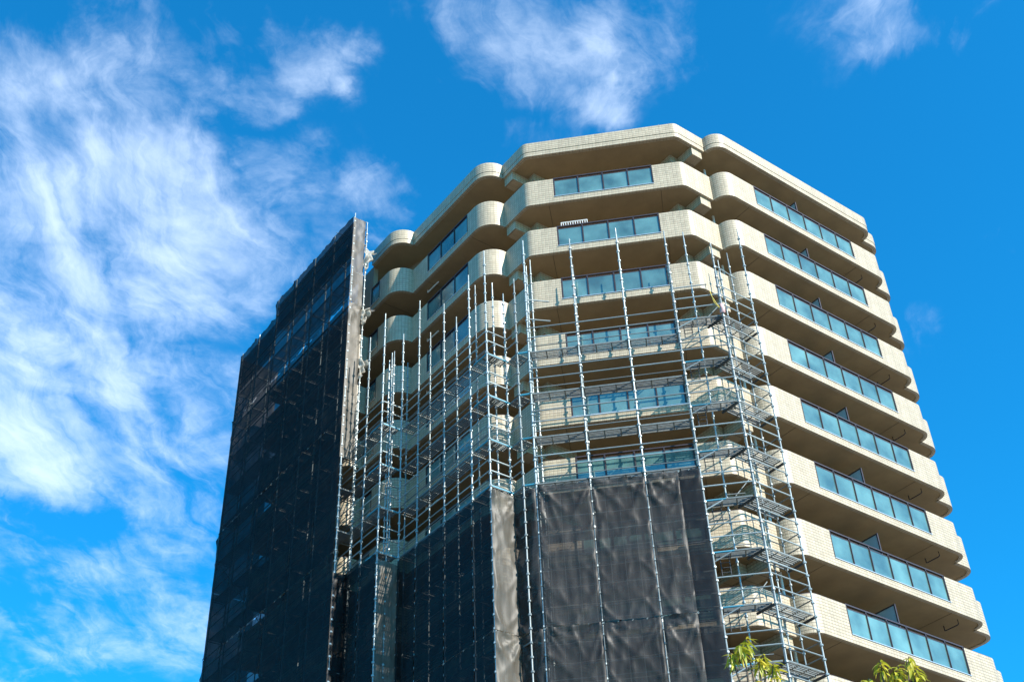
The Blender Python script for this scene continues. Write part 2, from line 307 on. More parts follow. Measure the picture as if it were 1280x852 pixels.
# ------------------------------------------------------------------ apartment building
Q = math.sqrt(.5)
NR, ER, NL, EL = (Q, Q), (Q, -Q), (-Q, Q), (Q, Q)
def add(a, b, k=1): return (a[0] + b[0] * k, a[1] + b[1] * k)
def fillet(pts, seg=9):
    out = []
    for i, p in enumerate(pts):
        if len(p) < 3 or p[2] == 0: out.append((p[0], p[1])); continue
        P = Vector(p[:2]); A = (Vector(pts[i - 1][:2]) - P).normalized(); B = (Vector(pts[i + 1][:2]) - P).normalized()
        half = A.angle(B) / 2; r = p[2]; d = r / math.tan(half); c = P + (A + B).normalized() * (r / math.sin(half))
        a0 = P + A * d - c; a1 = P + B * d - c; ang = a0.angle(a1); sgn = 1 if a0.x * a1.y - a0.y * a1.x > 0 else -1
        n = max(3, int(seg * ang / (math.pi / 2)) + 1)
        for k in range(n + 1):
            t = ang * k / n * sgn; out.append((c.x + a0.x * math.cos(t) - a0.y * math.sin(t), c.y + a0.x * math.sin(t) + a0.y * math.cos(t)))
    return out
JL, JR = (-4.56, -1.13), (4.68, -1.20)
J1, J2, JE = (-9.52, -4.69), (-11.87, -5.74), (12.28, -8.63)
C_R1 = add(JR, NR, .714); C_L1 = add(JL, NL, .99); C_L2 = add(J1, NL, .92); C_L3 = add(J2, NL, .9)
LOBES = {
    'left_end': [(-16.0, -14.4), (-18.9, -11.49, .6), (*C_L3, .5), J2],
    'left_far': [J2, (*C_L2, .88), J1],
    'left': [J1, (*C_L1, .95), JL],
    'middle': [JL, (-3.43, 0, .45), (3.48, 0, .45), JR],
    'right': [JR, (*C_R1, .70), (12.7, -8.21, .58), JE],
    'right_end': [JE, (13.22, -9.57, .68), (10.5, -12.29)],
}
PATH = {k: fillet(v) for k, v in LOBES.items()}
def arcs(path):
    s = [0]
    for a, b in zip(path, path[1:]): s.append(s[-1] + math.hypot(b[0] - a[0], b[1] - a[1]))
    return s
def cut(path, s0, s1):
    """part of a plan path between two arc lengths, with the lengths"""
    S = arcs(path); out = []
    def at(s):
        for i in range(len(S) - 1):
            if s <= S[i + 1] + 1e-9:
                k = (s - S[i]) / (S[i + 1] - S[i]); return (path[i][0] + (path[i + 1][0] - path[i][0]) * k, path[i][1] + (path[i + 1][1] - path[i][1]) * k)
        return path[-1]
    out.append((at(s0), s0))
    for p, s in zip(path, S):
        if s0 + 1e-4 < s < s1 - 1e-4: out.append((p, s))
    out.append((at(s1), s1)); return out
def offset(path, d):
    """shift a plan path inwards (away from the open side)"""
    out = []
    for i, p in enumerate(path):
        a = Vector(path[max(i - 1, 0)]); b = Vector(path[min(i + 1, len(path) - 1)]); P = Vector(p)
        d0 = (P - a).normalized() if i else (b - P).normalized(); d1 = (b - P).normalized() if i < len(path) - 1 else d0
        n0 = Vector((d0.y, -d0.x)); n1 = Vector((d1.y, -d1.x)); n = (n0 + n1).normalized()
        out.append(tuple(P + n * d / max(.35, n.dot(n0))))
    return out
def band(V, F, UV, seg, z0, z1, thick, bottom=True, top=True):
    """a wall strip of real thickness standing on a plan path"""
    pts = [p for p, s in seg]; inn = offset(pts, thick); n = len(pts); b = len(V)
    for (p, s), q in zip(seg, inn):
        V += [v3(*p, z0), v3(*p, z1), v3(*q, z0), v3(*q, z1)]
    for i in range(n - 1):
        o = b + 4 * i; m = o + 4; s0, s1 = seg[i][1], seg[i + 1][1]
        F.append((o, m, m + 1, o + 1)); UV.append([(s0, z0), (s1, z0), (s1, z1), (s0, z1)])
        F.append((m + 2, o + 2, o + 3, m + 3)); UV.append([(s1, z0), (s0, z0), (s0, z1), (s1, z1)])
        if top: F.append((o + 1, m + 1, m + 3, o + 3)); UV.append([(s0, z1), (s1, z1), (s1, z1 + thick), (s0, z1 + thick)])
        if bottom: F.append((m, o, o + 2, m + 2)); UV.append([(s1, z0), (s0, z0), (s0, z0 - thick), (s1, z0 - thick)])
    for o, fl in ((b, 0), (b + 4 * (n - 1), 1)):
        f = (o, o + 1, o + 3, o + 2); u = [(0, z0), (0, z1), (thick, z1), (thick, z0)]
        F.append(f[::-1] if fl else f); UV.append(u[::-1] if fl else u)
NF = 14; H = 2.95; Z0 = 40.77; ROOF = 43.88
UP, PT = .32, 1.45                                        # upstand under the glass, parapet height
building = thing('apartment_building', 'tall beige tiled apartment block with curved balcony bands and glass balustrades', 'building')
def straight(lobe, A, B):
    """arc lengths of the points nearest to A and B on a lobe"""
    p = PATH[lobe]; S = arcs(p); r = []
    for X in (A, B):
        best = (9e9, 0)
        for i in range(len(p) - 1):
            a = Vector(p[i]); d = Vector(p[i + 1]) - a; k = min(1, max(0, (Vector(X) - a).dot(d) / d.length_squared)); e = (a + d * k - Vector(X)).length
            if e < best[0]: best = (e, S[i] + k * d.length)
        r.append(best[1])
    return r
def on_left(c, al): return (-c + Q * al, Q * al)
PANES = {'middle': ((-2.19, 0), (2.19, 0), 4), 'right': ((6.62, -2.13), (11.18, -6.69), 6),
         'left': (on_left(4.83, -5.38), on_left(4.83, -2.09), 3), 'left_far': (on_left(6.14, -8.02), on_left(6.14, -7.22), 1)}
pane_me = {}
def floor_proto():
    protos = []                                           # (object, parent index)
    for lobe, path in PATH.items():
        V, F, UV = [], [], []; S = arcs(path); tot = S[-1]
        holes = [straight(lobe, *PANES[lobe][:2])] if lobe in PANES else []
        band(V, F, UV, cut(path, 0, tot), 0, UP, .16, top=bool(holes))
        e = 0; solid = []
        for a, b in holes: solid.append((e, a)); e = b
        solid.append((e, tot))
        for a, b in solid:
            if b - a > .05: band(V, F, UV, cut(path, a, b), UP, PT, .16, bottom=False)
        o = obj('balcony_parapet', newmesh('balcony_parapet', V, F, M['tile'], UV, 30), building); protos.append((o, None)); pi = len(protos) - 1
        # bronze coping rail on short stand-offs along the tiled stretches
        for a, b in solid:
            if b - a > .3:
                V, F, UV = [], [], []
                seg = cut(path, a + .02, b - .02); inn = offset([p for p, s in seg], .05)
                band(V, F, UV, [(q, s) for q, (p, s) in zip(inn, seg)], PT + .006, PT + .05, .06)
                c = obj('coping_rail', newmesh('coping_rail', V, F, M['frame'], UV, 30), o); protos.append((c, pi))
        if lobe in PANES:
            A, B, n = PANES[lobe]; A = Vector(A); B = Vector(B); d = (B - A); w = d.length / n; d.normalize(); nrm = Vector((-d.y, d.x))
            X = Vector((d.x, -d.y, 0)); Y = Vector((nrm.x, -nrm.y, 0))      # Y points outwards
            rot = Matrix((X, -Y, Vector((0, 0, 1)))).transposed().to_4x4()
            def put(name, me, s, off, z):
                q = A + d * s + nrm * off; m = rot.copy(); m.translation = v3(q.x, q.y, z)
                c = obj(name, me, o); c.matrix_local = m; protos.append((c, pi)); return c
            key = round(w, 3)
            if key not in pane_me:
                pane_me[key] = (MB().aabb(.035, w - .035, -.006, .006, UP + .035, PT - .13).mesh('pane', M['glass']),
                                MB().aabb(-.03, .03, -.03, .03, UP + .004, PT + .0).aabb(-.012, .012, -.055, -.03, UP + .05, PT - .05).mesh('post', M['frame']))
            for i in range(n): put('pane', pane_me[key][0], i * w, -.05, 0)
            for i in range(n + 1): put('post', pane_me[key][1], i * w + (.035 if i == 0 else -.035 if i == n else 0), -.055, 0)
            Lg = d.length * w * n
            put('top_rail', MB().aabb(0, Lg, -.045, .035, PT + .004, PT + .055).aabb(.01, Lg - .01, -.02, .02, PT - .125, PT - .085).mesh('top_rail', M['frame']), 0, -.06, 0)
            put('sill', MB().aabb(0, Lg, -.09, .07, UP + .004, UP + .03).mesh('sill', M['sill']), 0, -.06, 0)
    return protos
def slab_poly(inset, wing=True):
    pts = []
    for k in (('left_end',) if wing else ()) + ('left_far', 'left', 'middle', 'right', 'right_end'):
        q = offset(PATH[k], inset); pts += q if not pts else q[1:] if inset == 0 else q
    return pts
CORE = [(-3.7, -2.5), (3.45, -2.5), (10.94, -9.99), (5.2, -15.7), (-8.9, -21.4), (-16.2, -15.0)]
BACK = [(5.0, -15.9), (-9.0, -21.6)]
def prism(name, poly, z0, z1, mat):
    tri = tessellate_polygon([[Vector((p[0], -p[1], 0)) for p in poly]]); n = len(poly)
    V = [v3(*p, z0) for p in poly] + [v3(*p, z1) for p in poly]; F = []
    for t in tri:
        a, b, c = [V[i] for i in t]
        t = tuple(t) if (b - a).cross(c - a).z > 0 else tuple(t)[::-1]
        F.append(t[::-1]); F.append(tuple(i + n for i in t))
    area = sum(V[i].x * V[(i + 1) % n].y - V[(i + 1) % n].x * V[i].y for i in range(n))
    for i in range(n):
        j = (i + 1) % n; f = (i, j, j + n, i + n); F.append(f if area > 0 else f[::-1])
    return newmesh(name, V, F, mat)
protos = floor_proto()
slab_me = prism('floor_slab', slab_poly(.10) + BACK, .035, .20, M['soffit'])
slab = obj('floor_slab', slab_me, building); si = len(protos); protos.append((slab, None))
def local_box(name, mat, a, d, n, x0, x1, y0, y1, z0, z1, uv=False):
    """box in the frame (origin a, along d, inwards -n)"""
    X = Vector((d[0], -d[1], 0)); Y = Vector((n[0], -n[1], 0)); O = v3(*a, 0)
    c = O + X * (x0 + x1) / 2 + Y * (y0 + y1) / 2 + Vector((0, 0, (z0 + z1) / 2))
    mb = MB().box(c, X * (x1 - x0) / 2, Y * (y1 - y0) / 2, Vector((0, 0, (z1 - z0) / 2)))
    if not uv: return mb.mesh(name, mat)
    hx, hy, z = x1 - x0, y1 - y0, z1 - z0; UVs = []
    for i in range(6):
        a_, b_ = ((hx, hy), (hx, hy), (hx, z), (hy, z), (hx, z), (hy, z))[i]; UVs.append([(0, 0), (a_, 0), (a_, b_), (0, b_)])
    return newmesh(name, mb.v, mb.f, mat, UVs)
def sub(name, me, par=None, pi=None):
    o = obj(name, me, slab if par is None else par); protos.append((o, si if pi is None else pi)); return o
# tiled beams under each slab where the bands meet, their stub columns, joints, divider boards, pipes
PB = .0
sub('tiled_beam', local_box('tiled_beam', M['tile'], (4.10, -.79), ER, NR, 0, .60, -2.2, 0, -.47, .04, True))
sub('tiled_beam', local_box('tiled_beam', M['tile'], (3.30, -.95), ER, NR, 0, .42, -1.5, -.25, -.42, .04, True))
sub('tiled_beam', local_box('tiled_beam', M['tile'], (-4.06, -.80), (-Q, -Q), NL, 0, .62, -2.2, 0, -.47, .04, True))
sub('tiled_beam', local_box('tiled_beam', M['tile'], (-3.30, -.95), (-Q, -Q), NL, 0, .42, -1.5, -.25, -.42, .04, True))
for (a, d, n) in (((-2.45, -.17), (1, 0), (0, 1)), ((2.45, -.17), (1, 0), (0, 1)), (add((6.35, -1.86), NR, -.17), ER, NR), (add((11.3, -6.81), NR, -.17), ER, NR),
                  (add(on_left(4.83, -2.0), NL, -.17), (-Q, -Q), NL), (add(on_left(4.83, -5.6), NL, -.17), (-Q, -Q), NL), (add(on_left(6.14, -7.1), NL, -.17), (-Q, -Q), NL)):
    sub('soffit_joint', local_box('soffit_joint', M['joint'], a, d, n, -.012, .012, -2.3, 0, .027, .036))
dv = add((8.9, -4.41), NR, -.28)
o = sub('divider_board', local_box('divider_board', M['divider'], dv, ER, NR, -.012, .012, -1.9, 0, .24, 2.42))
sub('divider_frame', MB().box(v3(*dv, 1.34), Vector((Q, Q, 0)) * .03, Vector((Q, -Q, 0)) * .025, (0, 0, 1.10)).box(v3(*add(dv, NR, -.95), 2.44), Vector((Q, Q, 0)) * .03, Vector((Q, -Q, 0)) * .975, (0, 0, .025)).mesh('divider_frame', M['frame']))
pp = add((11.75, -7.26), NR, -1.1)
sub('laundry_bar', MB().tube([v3(*pp, .05), v3(*pp, -.16), v3(*add(pp, NR, .06), -.17), v3(*add(pp, NR, .6), -.17), v3(*add(pp, NR, .66), -.14), v3(*add(pp, NR, .66), .05)], .022, 6).mesh('laundry_bar', M['frame'], 40))
sub('drain_pipe', MB().tube([v3(4.62, -2.25, .2), v3(4.62, -2.25, 2.98)], .06, 8).mesh('drain_pipe', M['white'], 40))
pl = add(on_left(4.83, -6.1), NL, -.5)
sub('drain_pipe', MB().tube([v3(*pl, .06), v3(*pl, -.10), v3(*add(pl, (-Q, -Q), -.9), -.10)], .035, 7).mesh('drain_pipe', M['white'], 40))
# windows in the wall behind the balconies
def window(a, d, n, w):
    f = MB(); X = Vector((d[0], -d[1], 0)); Y = Vector((n[0], -n[1], 0)); O = v3(*a, 0)
    def bx(x0, x1, z0, z1, y0, y1, mb): mb.box(O + X * (x0 + x1) / 2 + Y * (y0 + y1) / 2 + Vector((0, 0, (z0 + z1) / 2)), X * (x1 - x0) / 2, Y * (y1 - y0) / 2, (0, 0, (z1 - z0) / 2)); return mb
    for (x0, x1, z0, z1) in ((0, .07, .24, 2.35), (w - .07, w, .24, 2.35), (.07, w - .07, .24, .31), (.07, w - .07, 2.28, 2.35), (w / 2 - .04, w / 2 + .04, .31, 2.28)): bx(x0, x1, z0, z1, .003, .08, f)
    o = obj('window', f.mesh('window', M['frame']), building); i = len(protos); protos.append((o, None))
    for x0, x1, y in ((.075, w / 2 - .045, .03), (w / 2 + .045, w - .075, .045)):
        c = obj('window_pane', bx(x0, x1, .315, 2.275, y, y + .01, MB()).mesh('window_pane', M['winglass']), o); protos.append((c, i))
for x in (-3.0, .4): window((x, -2.5), (1, 0), (0, 1), 2.5)
for k in (1.0, 4.4, 7.6): window(add((3.45, -2.5), ER, k), ER, NR, 2.4)
ld = Vector((-16.2 + 3.7, -15 + 2.5)).normalized(); ln = (ld.y * 1, -ld.x * 1)
for k in (1.0, 4.2, 7.4): window(add((-3.7, -2.5), ld, k + 2.4), (-ld.x, -ld.y), (ld.y, -ld.x) if ld.y * 0 + (-ld.x) > 0 else (-ld.y, ld.x), 2.4)
for f in range(NF):
    objs = []
    for (o, pi) in protos:
        if f == 0: c = o
        else:
            c = o.copy(); COL.objects.link(c); c.parent = building if pi is None else objs[pi]
        if pi is None: c.location.z = Z0 - f * H
        objs.append(c)
wing = protos[0][0]                                        # the left wing is a storey lower: no parapet on its roof level
for c in list(wing.children): bpy.data.objects.remove(c)
bpy.data.objects.remove(wing)
obj('core_wall', prism('core_wall', CORE, 0, Z0 + .1, M['wall']), building)
obj('core_wall', prism('core_wall', [(-3.7, -2.5), (3.45, -2.5), (10.94, -9.99), (5.2, -15.7), (-3.0, -19.0), (-11.75, -7.3)], Z0 + .1, ROOF + .3, M['wall']), building)
obj('end_wall', local_box('end_wall', M['wall'], (-11.80, -5.95), (-Q, -Q), NL, 0, 1.5, -.25, 0, Z0 + .2, ROOF + .1), building)
for k, path in PATH.items():
    if k == 'left_end': continue
    tot = arcs(path)[-1]; seg = cut(path, 0, tot)
    fz = obj('roof_fascia', None) if False else None
    V, F, UV = [], [], []
    band(V, F, UV, seg, .27, .84, .2)
    inn = offset([p for p, s in seg], .018); band(V, F, UV, [(q, s) for q, (p, s) in zip(inn, seg)], 0, .268, .18)
    o = obj('roof_fascia', newmesh('roof_fascia', V, F, M['tile'], UV, 30), building); o.location.z = ROOF
roof = obj('roof_slab', prism('roof_slab', slab_poly(.10, False) + [(5.0, -15.9), (-3.0, -19.3), (-11.9, -7.4)], .035, .45, M['soffit']), building); roof.location.z = ROOF
for (nm, i) in (('tiled_beam', 4),):
    pass
for (o, pi) in list(protos)[2:]:
    if pi == si and o.name.split('.')[0] in ('tiled_beam',):
        c = o.copy(); COL.objects.link(c); c.parent = roof
for x, y in ((2.82, -1.0), (-.3, -1.2)):
    h = 1.55 if x > 1 else .95
    rd = obj('lightning_rod', MB().tube([(0, 0, 0), (0, 0, .08)], .06, 8).tube([(0, 0, .05), (0, 0, h * .55)], .03, 6).tube([(0, 0, h * .55), (0, 0, h)], [.014, .006], 6).mesh('lightning_rod', M['steel'], 40), None, Matrix.Translation(v3(x, y, ROOF + .45)))
    tag(rd, 'tall thin lightning rod on the roof above the middle balconies' if x > 1 else 'short thin lightning rod on the roof above the middle balconies', 'rod')

# ------------------------------------------------------------------ scaffolding
D, DI = 1.30, .55
TUBE = {}; MATS = {}
def unit_tube(mat):
    if mat not in TUBE:
        TUBE[mat] = MB().tube([(0, 0, 0), (0, 0, 1)], 1, 7).mesh('tube', M[mat], 40)
    return TUBE[mat]
def bar(name, par, a, b, r=.027, mat='steel'):
    a = Vector(a); b = Vector(b); d = b - a
    m = Matrix.Translation(a) @ d.to_track_quat('Z', 'Y').to_matrix().to_4x4() @ Matrix.Diagonal((r, r, d.length, 1))
    o = obj(name, unit_tube(mat), par); o.matrix_local = m; MATS[o] = m; return o
POLE = {}
def pole(par, s, t, top, r=.040, mat='steel'):
    r *= .76
    key = (round(top * 4) / 4, r, mat); top = key[0]
    if key not in POLE:
        mb = MB().tube([(0, 0, 0), (0, 0, .012)], .09, 8); mb.tube([(0, 0, .012), (0, 0, top - .35), (0, 0, top - .33), (0, 0, top)], [r, r, r * .75, r * .75], 8)
        z = 14.2
        while z < top - .3:
            mb.tube([(0, 0, z - .055), (0, 0, z - .03), (0, 0, z + .03), (0, 0, z + .055)], [r * 1.02, r * 2.05, r * 2.05, r * 1.02], 7, False); z += .5
        POLE[key] = mb.mesh('pole', M[mat], 40)
    o = obj('pole', POLE[key], par); m = Matrix.Translation(v3(s, t, 0)) @ Matrix.Rotation(random.uniform(0, 6), 4, 'Z'); o.matrix_local = m; MATS[o] = m; return o
PLK = {}
def plank(par, a, b, w, z, mat='plank', name='plank'):
    """hook-on steel board: side channels, long ribs with slots between, cross bars; a, b are the edge's plan ends, w inwards"""
    A = v3(*a, z); B = v3(*b, z); d = B - A; Lh = d.length; key = (round(Lh, 2), round(w, 2), mat)
    if key not in PLK:
        mb = MB(); n = max(4, int(w / .075)); 
        for i in range(n + 1):
            y = w * i / n; e = i in (0, n)
            mb.aabb(.03, Lh - .03, y - .015, y + .015, -.055 if e else -.03, .0)
        k = 3
        for i in range(k + 1):
            x = .06 + (Lh - .12) * i / k; mb.aabb(x - .02, x + .02, .016, w - .016, -.028, -.008)
        PLK[key] = mb.mesh('plank', M[mat])
    X = d.normalized(); Z = Vector((0, 0, 1)); Y = Z.cross(X)
    m = Matrix((X, Y, Z)).transposed().to_4x4(); m.translation = A
    o = obj(name, PLK[key], par); o.matrix_local = m; MATS[o] = m; return o
def lv(top, step, lo=14.0):
    z = top
    while z > lo: yield z; z -= step
ZC = CAMH; SHT = 23.9 + ZC; SHH = 5.40
def RO(z): return .0 if z > SHT - .1 else -.26              # below the sheet tops the rails run inside the sheets
LC = 30.1 + ZC; LT = 30.72 + ZC; ST = 1.985; STT = 2.005
# --- middle bays
mid = thing('scaffold', 'bare double row of scaffold poles and rails across the flat middle face', 'scaffold', 'scaffolds round the block')
cs = [-3.54, -1.62, .30, 2.22]; ctop = [36.0, 35.75, 35.8, 35.4]
for s, tp in zip(cs, ctop):
    pole(mid, s, D, tp + ZC, .044); pole(mid, s, DI, tp - .8 + ZC, .036)
for i, z in enumerate(lv(LC, ST)):
    for a, b in zip(cs, cs[1:]):
        for dz in (.60, 1.08): bar('guard_rail', mid, v3(a, D + .05 + RO(z + dz), z + dz), v3(b, D + .05 + RO(z + dz), z + dz), .026)
        plank(mid, (a, 1.24 + RO(z)), (b, 1.24 + RO(z)), .50, z)
        bar('toe_rail', mid, v3(a, D + RO(z), z + .20), v3(b, D + RO(z), z + .20), .020, 'dull')
    for s in cs: bar('transom', mid, v3(s, D + RO(z), z - .08), v3(s, DI, z - .08), .024, 'dull')
for dz in (.45, 1.45): bar('stub_rail', mid, v3(-3.54, D + .05, 31.2 + ZC + dz), v3(-2.65, D - .25, 31.2 + ZC + dz), .028)
# --- right corner tower
tow = thing('scaffold', 'bare scaffold tower with stacked plank decks wrapped round the right corner', 'scaffold', 'scaffolds round the block')
def onr(al, off): return add(add((3.46, 0), NR, off), ER, al)
P1 = (3.98, D); PE = onr(1.27, D); PEi = onr(1.27, .53)
P1i = (3.02, .55); PMi = onr(.62, .53)
pole(tow, *P1, 34.3 + ZC, .044); pole(tow, *PE, 36.2 + ZC, .042); pole(tow, *PEi, 35.3 + ZC, .036); pole(tow, *P1i, 35.9 + ZC, .038); pole(tow, *PMi, 34.6 + ZC, .036)
pole(tow, *onr(.30, .53), 34.0 + ZC, .034)
for i, z in enumerate(lv(LT, STT)):
    plank(tow, (2.24, 1.26), (3.90, 1.26), .48, z, 'plank')
    b0, b1 = onr(-.46, D - .05), onr(1.22, D - .05)
    plank(tow, b0, b1, .36, z + .01); plank(tow, add(b0, NR, -.39), add(b1, NR, -.39), .36, z + .01)
    bar('transom', tow, v3(*add(PE, NR, .04), z - .10), v3(*add(PE, NR, -.82), z - .10), .048, 'dark')
    bar('transom', tow, v3(*add(P1, NR, .04), z - .10), v3(*add(P1, NR, -.86), z - .10), .048, 'dark')
    for dz in (.52, 1.02):
        bar('guard_rail', tow, v3(2.22, D, z + dz), v3(*P1, z + dz), .026)
        bar('guard_rail', tow, v3(*P1, z + dz), v3(*PE, z + dz), .026)
        bar('guard_rail', tow, v3(*PE, z + dz), v3(*PEi, z + dz), .022, 'dull')
        bar('inner_rail', tow, v3(*PEi, z + dz - .1), v3(*PMi, z + dz - .1), .02, 'dull')
    bar('inner_rail', tow, v3(*P1i, z + .55), v3(*onr(-.2, .53), z + .55), .02, 'dull')
    bar('ledger', tow, v3(*P1, z - .54), v3(*PE, z - .54), .024)
    bar('bracket_arm', tow, v3(2.22, D, z - .06), v3(2.95, D, z - .06), .032, 'blue'); bar('bracket_strut', tow, v3(2.24, D, z - .40), v3(2.85, D, z - .09), .024)
    bar('ladder_rail', tow, v3(2.45, .95, z + .01), v3(2.45, .95, z - .75), .018, 'dark'); bar('ladder_rail', tow, v3(2.75, .95, z + .01), v3(2.75, .95, z - .75), .018, 'dark')
    for q in range(4): bar('ladder_rung', tow, v3(2.45, .95, z - .1 - .18 * q), v3(2.75, .95, z - .1 - .18 * q), .014, 'dark')
    if i % 2 == 0: bar('brace', tow, v3(*P1i, z + .1), v3(*onr(.1, .53), z + 1.2), .02, 'dull')
bar('guard_rail', tow, v3(2.22, D, 32.3 + ZC), v3(3.55, D, 32.3 + ZC), .026); bar('guard_rail', tow, v3(*P1, LT + 1.5), v3(*PE, LT + 1.5), .024); bar('guard_rail', tow, v3(*P1, LT + 2.5), v3(*onr(.55, D), LT + 2.35), .022)
# --- left runs that follow the stepped left face
def onl(c, al, off): return add(add((-c, 0), NL, off), EL, al)
def left_run(root, corner, c, off_in, alongs, ialongs, tops, itops, ret, lo=14.0, top_level=LC):
    for a, tp in zip(alongs, tops): pole(root, *onl(c, a, D), tp + ZC)
    for a, tp in zip(ialongs, itops): pole(root, *onl(c, a, DI), tp + ZC, .036, 'steel')
    for i, z in enumerate(lv(top_level, ST, lo)):
        for a, b in zip(alongs, alongs[1:]):
            for dz in (.60, 1.08): bar('guard_rail', root, v3(*onl(c, a, D + RO(z + dz)), z + dz), v3(*onl(c, b, D + RO(z + dz)), z + dz), .024)
            plank(root, onl(c, b, D - .05 + RO(z)), onl(c, a, D - .05 + RO(z)), .50, z)
            bar('toe_rail', root, v3(*onl(c, a, D + RO(z)), z + .18), v3(*onl(c, b, D + RO(z)), z + .18), .018, 'dull')
        for a, b in zip(ialongs, ialongs[1:]):
            for dz in (.62, 1.1): bar('inner_rail', root, v3(*onl(c, a, DI), z + dz), v3(*onl(c, b, DI), z + dz), .018, 'dull')
        for a in alongs[:1]: bar('bracket_arm', root, v3(*onl(c, a + .02 + RO(z), D + RO(z)), z - .06), v3(*onl(c, a - .85, D + RO(z)), z - .06), .034, 'blue')
        for a in alongs: bar('transom', root, v3(*onl(c, a, D + RO(z)), z - .08), v3(*onl(c, a, DI), z - .08), .024, 'dull')
        q0 = onl(c, alongs[0] + RO(z), D + RO(z)); q1 = add(q0, NL, -ret - RO(z))
        for dz in (.60, 1.08): bar('end_rail', root, v3(*q0, z + dz), v3(*q1, z + dz), .027)
        bar('bracket_arm', root, v3(*q0, z - .05), v3(*q1, z - .05), .034, 'blue')
        plank(root, add(q0, EL, -.02), add(q1, EL, -.02), .40, z + .02)
chm = thing('scaffold', 'narrow scaffold link of a few poles on the shaded chamfer beside the middle bays', 'scaffold', 'scaffolds round the block')
Pb = onl(3.42, .49, D); Pc = onl(3.42, -.26, D)
pole(chm, *Pb, 34.0 + ZC, .040); pole(chm, *Pc, 33.7 + ZC, .040); pole(chm, *onl(3.42, -.40, .62), 33.9 + ZC, .034); pole(chm, -3.36, .62, 35.3 + ZC, .034)
for z in lv(LC, ST):
    bar('bracket_arm', chm, v3(-3.54 - RO(z) * .5, D + RO(z), z - .05), v3(*add(Pb, NL, RO(z)), z - .05), .040, 'blue')
    for dz in (.60, 1.08): bar('guard_rail', chm, v3(*add(Pb, NL, RO(z + dz)), z + dz), v3(*add(Pc, NL, RO(z + dz)), z + dz), .024)
    plank(chm, onl(3.42, -.28, D - .04), onl(3.42, .50, D - .04), .50, z)
lef = thing('scaffold', 'bare scaffold bays on the shaded left face between the two blue bracketed steps', 'scaffold', 'scaffolds round the block')
left_run(lef, None, 4.83, 0, [.87, -.26, -2.07, -3.95, -5.24], [.35, -.85, -2.25, -4.24, -6.05], [35.5, 35.0, 34.7, 36.2, 35.2], [34.3, 35.2, 34.5, 35.0, 34.5], 1.0)
far_ = thing('scaffold', 'bare scaffold bays squeezed between the tall wrapped scaffold and the next step', 'scaffold', 'scaffolds round the block')
left_run(far_, None, 6.14, 0, [-4.35, -5.59, -7.55], [-4.75, -5.14, -7.84], [36.0, 35.4, 35.6], [34.5, 34.1, 34.0], .93)
pole(far_, *onl(6.14, -4.35, .9), 34.0 + ZC, .036)
# --- tall wrapped scaffold
wrp = thing('scaffold', 'tall scaffold wrapped in black mesh that rises to the roofline', 'scaffold', 'scaffolds round the block')
wal = [-6.05 - 1.95 * i for i in range(7)]; CW = 6.99
wtop = [43.75, 43.7, 43.75, 43.75, 43.75, 42.75, 42.7]
for a, tp in zip(wal, wtop):
    pole(wrp, *onl(CW, a, D - .06), tp + ZC); pole(wrp, *onl(CW, a, DI), tp - .3 + ZC, .036)
for i, z in enumerate(lv(39.95 + ZC + ST, ST)):
    for j, (a, b) in enumerate(zip(wal, wal[1:])):
        if j >= 4 and z > 41.5 + ZC: continue
        for dz in (.55, 1.05): bar('guard_rail', wrp, v3(*onl(CW, a, D - .06), z + dz), v3(*onl(CW, b, D - .06), z + dz), .024)
        plank(wrp, onl(CW, b, D - .12), onl(CW, a, D - .12), .60, z)
        bar('inner_rail', wrp, v3(*onl(CW, a, DI), z + .6), v3(*onl(CW, b, DI), z + .6), .018, 'dull'); bar('inner_rail', wrp, v3(*onl(CW, a, DI), z + 1.05), v3(*onl(CW, b, DI), z + 1.05), .018, 'dull')
        if (i + j) % 3 == 0: bar('brace', wrp, v3(*onl(CW, a, D - .12), z), v3(*onl(CW, b, D - .12), z + ST), .018, 'dull')
    for a in wal: bar('transom', wrp, v3(*onl(CW, a, D - .06), z - .08), v3(*onl(CW, a, DI), z - .08), .022, 'dull')
for r_ in (tow, mid, chm, lef, far_, wrp):
    ch = [c for c in MATS if c.parent == r_]; base = min((MATS[c].translation for c in ch if c.name.startswith('pole')), key=lambda p: p.y).copy(); base.z = 0
    r_.location = base
    for c in ch: c.matrix_local = Matrix.Translation(-base) @ MATS[c]

